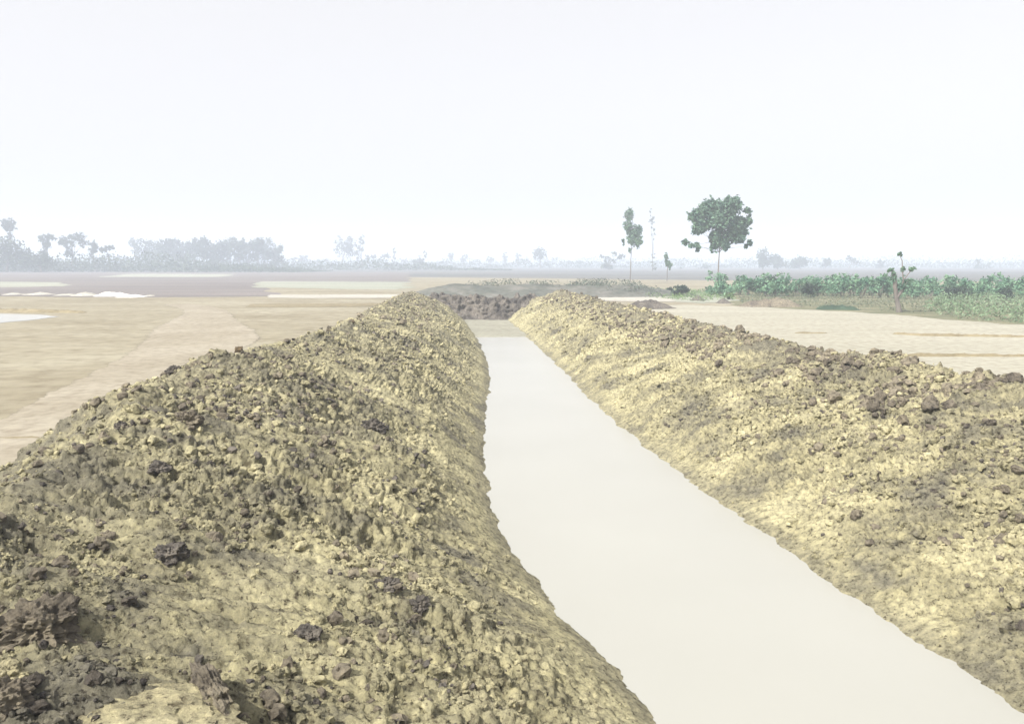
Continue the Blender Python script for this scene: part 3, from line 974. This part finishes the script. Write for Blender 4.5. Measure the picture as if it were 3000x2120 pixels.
M_TALL = leaf_mat('leaf_tall_weed', (0.09, 0.16, 0.08), (0.2, 0.27, 0.16))
M_SCRUBLEAF = leaf_mat('leaf_scrub', (0.08, 0.11, 0.085), (0.13, 0.15, 0.12))
def weeds(name, label, poly_px, n, h, leaf, mat, patchy=False):
    """weeds growing over a patch of ground; countless, so one object"""
    P = np.array([on_plane(x, y, ZF)[:2] for x, y in poly_px])
    lo, hi = P.min(0), P.max(0)
    Q = rng.uniform(lo, hi, (n * 4, 2))
    ins = np.zeros(len(Q), bool)
    j = len(P) - 1
    for i in range(len(P)):
        c = ((P[i, 1] > Q[:, 1]) != (P[j, 1] > Q[:, 1])) & (Q[:, 0] < (P[j, 0] - P[i, 0]) * (Q[:, 1] - P[i, 1]) / (P[j, 1] - P[i, 1] + 1e-12) + P[i, 0])
        ins ^= c
        j = i
    Q = Q[ins]
    dens = perlin(Q[:, 0] * 0.5, Q[:, 1] * 0.5, 900)
    Q = Q[dens > -0.1][:n]
    z = ZF + h * rng.random(len(Q)) ** 1.5
    if patchy:
        f = np.clip(0.75 + 0.9 * perlin(Q[:, 0] * 0.16, Q[:, 1] * 0.3, 901) + 0.5 * perlin(Q[:, 0] * 0.6, Q[:, 1] * 0.6, 902), 0, 1.3)
        f *= sstep(Q[:, 0], P[:, 0].min(), P[:, 0].min() + 9) * (1 - sstep(Q[:, 0], P[:, 0].max() - 6, P[:, 0].max()))
        z = ZF + (z - ZF) * f
        Q, z = Q[f > 0.3], z[f > 0.3]
    V, F = leaf_quads(np.column_stack([Q, z]), leaf, aspect=0.3)
    V[:, 2] = np.maximum(V[:, 2], ZF + 0.02)
    o = link(name, mesh_np(name, V, F), mat)
    tag(o, label, 'weeds', kind='stuff')
weeds('weeds', 'grey green weeds growing in front of the shrub row', [(2170, 888), (2430, 906), (2620, 914), (2760, 930), (3100, 950), (3100, 872), (2150, 862)], 9000, 0.55, 0.09, M_WEED)
weeds('tall_weeds', 'pale green taller weeds at the right end below the shrub row', [(2700, 915), (2820, 938), (2960, 950), (3150, 958), (3150, 876), (2760, 876)], 7000, 0.8, 0.11, M_TALL)
weeds('grass', 'fresh green grass at the left end of the shrub row', [(1890, 872), (2050, 884), (2160, 880), (2130, 855), (1910, 852)], 3500, 0.4, 0.1, M_GRASS)
weeds('undergrowth', 'greyish green scrub over the long low bank beyond the canal', [(1190, 866), (1980, 870), (1980, 856), (1200, 856)], 30000, 1.25, 0.12, M_SCRUBLEAF, True)

# distant trees --------------------------------------------------------------
def ftree(label, base, Y, cl, n=700, leaf=0.55, tr=0.35, group=None, name='distant_tree', cat='tree'):
    return tree(name, label, cat, base, Y, cl, n, leaf, M_LEAF_FAR, tr, group)
G_L = 'hazy trees on the left skyline'
ftree('tall hazy tree poking up at the left edge of the skyline', 29, 330, Z1([(70, 220, 40, 42), (95, 245, 25, 30), (45, 245, 22, 30), (66, 290, 14, 40)]), 600, 0.5, 0.4, G_L)
ftree('large dense hazy tree below the tall one at the left edge', 12, 300, Z1([(30, 370, 90, 75), (110, 400, 80, 75), (-60, 380, 90, 80), (60, 450, 130, 60), (180, 440, 60, 50)]), 2600, 0.5, 0.5, G_L)
ftree('hazy bluish bush right of the large dense tree', 115, 290, Z1([(190, 470, 60, 45), (290, 455, 60, 45), (320, 480, 70, 35)]), 1300, 0.45, 0.3, G_L)
ftree('flat topped hazy tree with a forked stem left of the umbrella tree', 134, 330, Z1([(270, 320, 28, 24), (330, 315, 45, 24), (315, 360, 28, 35), (305, 420, 20, 40)]), 900, 0.45, 0.35, G_L)
ftree('hazy umbrella shaped tree with a gap beneath its crown', 205, 330, Z1([(440, 335, 50, 28), (520, 312, 60, 30), (560, 345, 40, 28), (480, 360, 50, 24), (470, 410, 25, 45)]), 1200, 0.45, 0.35, G_L)
ftree('small pointed hazy tree right of the umbrella tree', 274, 330, Z1([(630, 370, 28, 30), (615, 400, 30, 25)]), 450, 0.45, 0.25, G_L)
ftree('low hazy tree with a flat tilted crown before the long grove', 318, 340, Z1([(740, 378, 36, 16), (700, 398, 30, 18)]), 420, 0.45, 0.25, G_L)
ftree('pale hazy tree at the left end of the long grove', 393, 480, Z1([(900, 350, 30, 36), (905, 400, 30, 30)]), 420, 0.6, 0.3, G_L)
lab_g = 'hazy tree in the long flat topped grove on the left skyline'
for k, a in enumerate(range(985, 1900, 62)):
    ty = 335 + 12 * math.sin(k * 1.9) + (22 if 1360 < a < 1420 else 0) + (28 if a > 1830 else 0)
    ftree(lab_g, (a + 5) / 2.296, 420 + random.uniform(-20, 25), Z1([(a, ty + 30, 58, 36), (a + 20, ty + 12, 32, 26), (a - 18, ty + 62, 46, 34), (a + 12, ty + 85, 44, 30), (a - 10, ty + 115, 46, 26)]), 1100, 0.55, 0.35, 'trees of the long grove on the left skyline')
G_M = 'faint trees on the middle skyline'
ftree('pale hazy tree left of the pair on the middle skyline', 900, 600, Z1([(2030, 455, 50, 26), (1990, 465, 40, 20)]), 260, 0.7, 0.3, G_M)
ftree('tall faint tree with dense crown, left of a pair left of the canal', 995, 520, Z2([(220, 340, 45, 36), (290, 355, 45, 40), (205, 400, 25, 50), (290, 420, 45, 40), (250, 380, 50, 40)]), 900, 0.65, 0.4, G_M)
ftree('tall faint tree with narrow crown, right of a pair left of the canal', 1060, 540, Z2([(375, 335, 22, 36), (350, 385, 30, 30), (345, 430, 25, 30)]), 380, 0.65, 0.35, G_M)
ftree('low faint bushy tree right of the tall pair', 1090, 560, Z2([(430, 445, 36, 20), (520, 440, 34, 20)]), 300, 0.65, 0.3, G_M)
ftree('thin faint tree sticking up right of the low bushy one', 1155, 600, Z2([(585, 405, 12, 24), (588, 445, 12, 22)]), 160, 0.6, 0.3, G_M)
ftree('faint two topped tree midway along the skyline', 1232, 520, Z2([(755, 460, 30, 30), (792, 420, 12, 28), (735, 480, 26, 22)]), 320, 0.6, 0.3, G_M)
for i, (a, b_, rx, ry, lab) in enumerate([
        (965, 440, 22, 26, 'small faint tree above the left end of the far bank'), (1055, 445, 28, 26, 'small faint tree second from the far bank end'),
        (1225, 460, 30, 18, 'low faint tree over the middle of the far bank'), (1330, 445, 22, 34, 'small faint tree left of the V shaped faint one'),
        (1415, 450, 26, 34, 'small faint V shaped tree left of the round one'), (1825, 485, 24, 18, 'tiny faint tree between the round one and the slim tree')]):
    ftree(lab, 900 + a / 2.296, 680, Z2([(a, b_, rx, ry), (a + rx * .5, b_ - ry * .4, rx * .5, ry * .6), (a - 4, b_ + ry * .8, rx * .9, ry * .6)]), 220, 0.75, 0.3, G_M)
ftree('round faint tree standing alone on the middle skyline', 1583, 520, Z2([(1568, 410, 40, 32), (1565, 440, 36, 26), (1530, 425, 18, 18), (1605, 425, 18, 20)]), 520, 0.6, 0.35, G_M)
ftree('spreading faint tree left of the slim tree', 1783, 420, Z2([(2030, 470, 45, 30), (2070, 430, 30, 22), (1990, 440, 24, 16), (2045, 410, 14, 16), (2020, 510, 40, 26), (2110, 440, 26, 20)]), 700, 0.5, 0.3, G_M)
G_R = 'hazy trees on the right skyline'
ftree('large hazy tree just right of the broad tall tree', 2238, 430, Z3([(1895, 720, 65, 65), (1930, 800, 85, 60), (1870, 800, 50, 60)]), 1100, 0.55, 0.4, G_R)
ftree('hazy tree with sloping top right of the large hazy one', 2282, 440, Z3([(2020, 770, 55, 50), (2080, 790, 45, 40), (2050, 830, 70, 40)]), 650, 0.55, 0.35, G_R)
ftree('hazy rounded tree at the right end of the hazy cluster', 2352, 450, Z4([(170, 200, 65, 40), (150, 240, 80, 40), (60, 240, 70, 40)]), 900, 0.55, 0.35, G_R)
ftree('hazy leaning tree standing right of the cluster', 2421, 470, Z4([(410, 210, 40, 26), (385, 240, 50, 24)]), 340, 0.55, 0.3, G_R)
ftree('faint tree with a bent top left of the pruned tree', 2490, 500, Z4([(610, 185, 25, 24), (640, 205, 35, 18), (700, 230, 34, 22)]), 320, 0.6, 0.3, G_R)
ftree('small faint tree immediately left of the pruned tree', 2581, 500, Z4([(925, 225, 36, 28), (915, 260, 30, 26)]), 280, 0.6, 0.3, G_R)
ftree('faint tall tree near the right edge of the skyline', 2868, 480, Z4([(1862, 215, 30, 30), (1900, 280, 70, 30), (1860, 265, 30, 35)]), 420, 0.55, 0.3, G_R)
ftree('faint short tree at the right end of the skyline', 2905, 500, Z4([(1955, 255, 30, 26), (2020, 310, 70, 18)]), 320, 0.55, 0.3, G_R)
ftree('faint slender tree behind the stem of the broad tree', 2050, 480, Z3([(1040, 890, 20, 30), (1280, 850, 60, 30)]), 180, 0.6, 0.3, G_R)

# far scrub and woodland reading as one mass
def far_wood():
    Vs, Fs, off = [], [], 0
    for Yc, n, h, lf, x0, x1 in ((330, 11000, 6.5, 0.5, -0.68, -0.24), (420, 8000, 5.0, 0.6, -0.7, 0.0), (600, 12000, 6.5, 0.8, -0.75, 0.75), (850, 14000, 10, 1.1, -0.75, 0.75), (1200, 6000, 12, 1.6, -0.8, 0.8)):
        X = rng.uniform(x0, x1, n) * Yc
        Y = Yc + rng.uniform(-0.08, 0.08, n) * Yc
        prof = np.clip(0.75 + 0.6 * perlin(X / Yc * 26, X * 0 + Yc * 0.01, 77) + 0.35 * perlin(X / Yc * 80, X * 0 + 3.3, 78), 0.3, 1.5)
        if x1 < 0.1:
            prof *= 1 - sstep(X / Yc, x1 - 0.15, x1)
        Z = ZF + h * prof * rng.random(n)
        V, F = leaf_quads(np.stack([X, Y, Z], -1), lf)
        V[:, 2] = np.maximum(V[:, 2], ZF + 0.02)
        Vs.append(V); Fs.append(F + off); off += len(V)
    o = link('distant_woodland', mesh_np('distant_woodland', np.concatenate(Vs), np.concatenate(Fs)), M_LEAF_FAR)
    tag(o, 'distant scrub and woodland fading into haze along the horizon', 'woodland', kind='stuff')
far_wood()

# ------------------------------------------------------------------ haze
bm = bmesh.new()
bmesh.ops.create_cube(bm, size=1)
me = bpy.data.meshes.new('haze')
bm.to_mesh(me); bm.free()
hz = bpy.data.materials.new('haze_air')
hz.use_nodes = True
t = hz.node_tree
t.nodes.clear()
pv = t.nodes.new('ShaderNodeVolumePrincipled')
pv.inputs['Color'].default_value = (0.78, 0.86, 1.0, 1)
pv.inputs['Density'].default_value = 0.0019
pv.inputs['Anisotropy'].default_value = 0.0
mo = t.nodes.new('ShaderNodeOutputMaterial')
t.links.new(pv.outputs[0], mo.inputs['Volume'])
o = link('haze', me, hz)
o.scale = (6600, 6600, 42.0)
o.location = (0, 0, -1.9 + 21.0)
tag(o, 'pale haze lying over the whole plain', 'haze', kind='stuff')
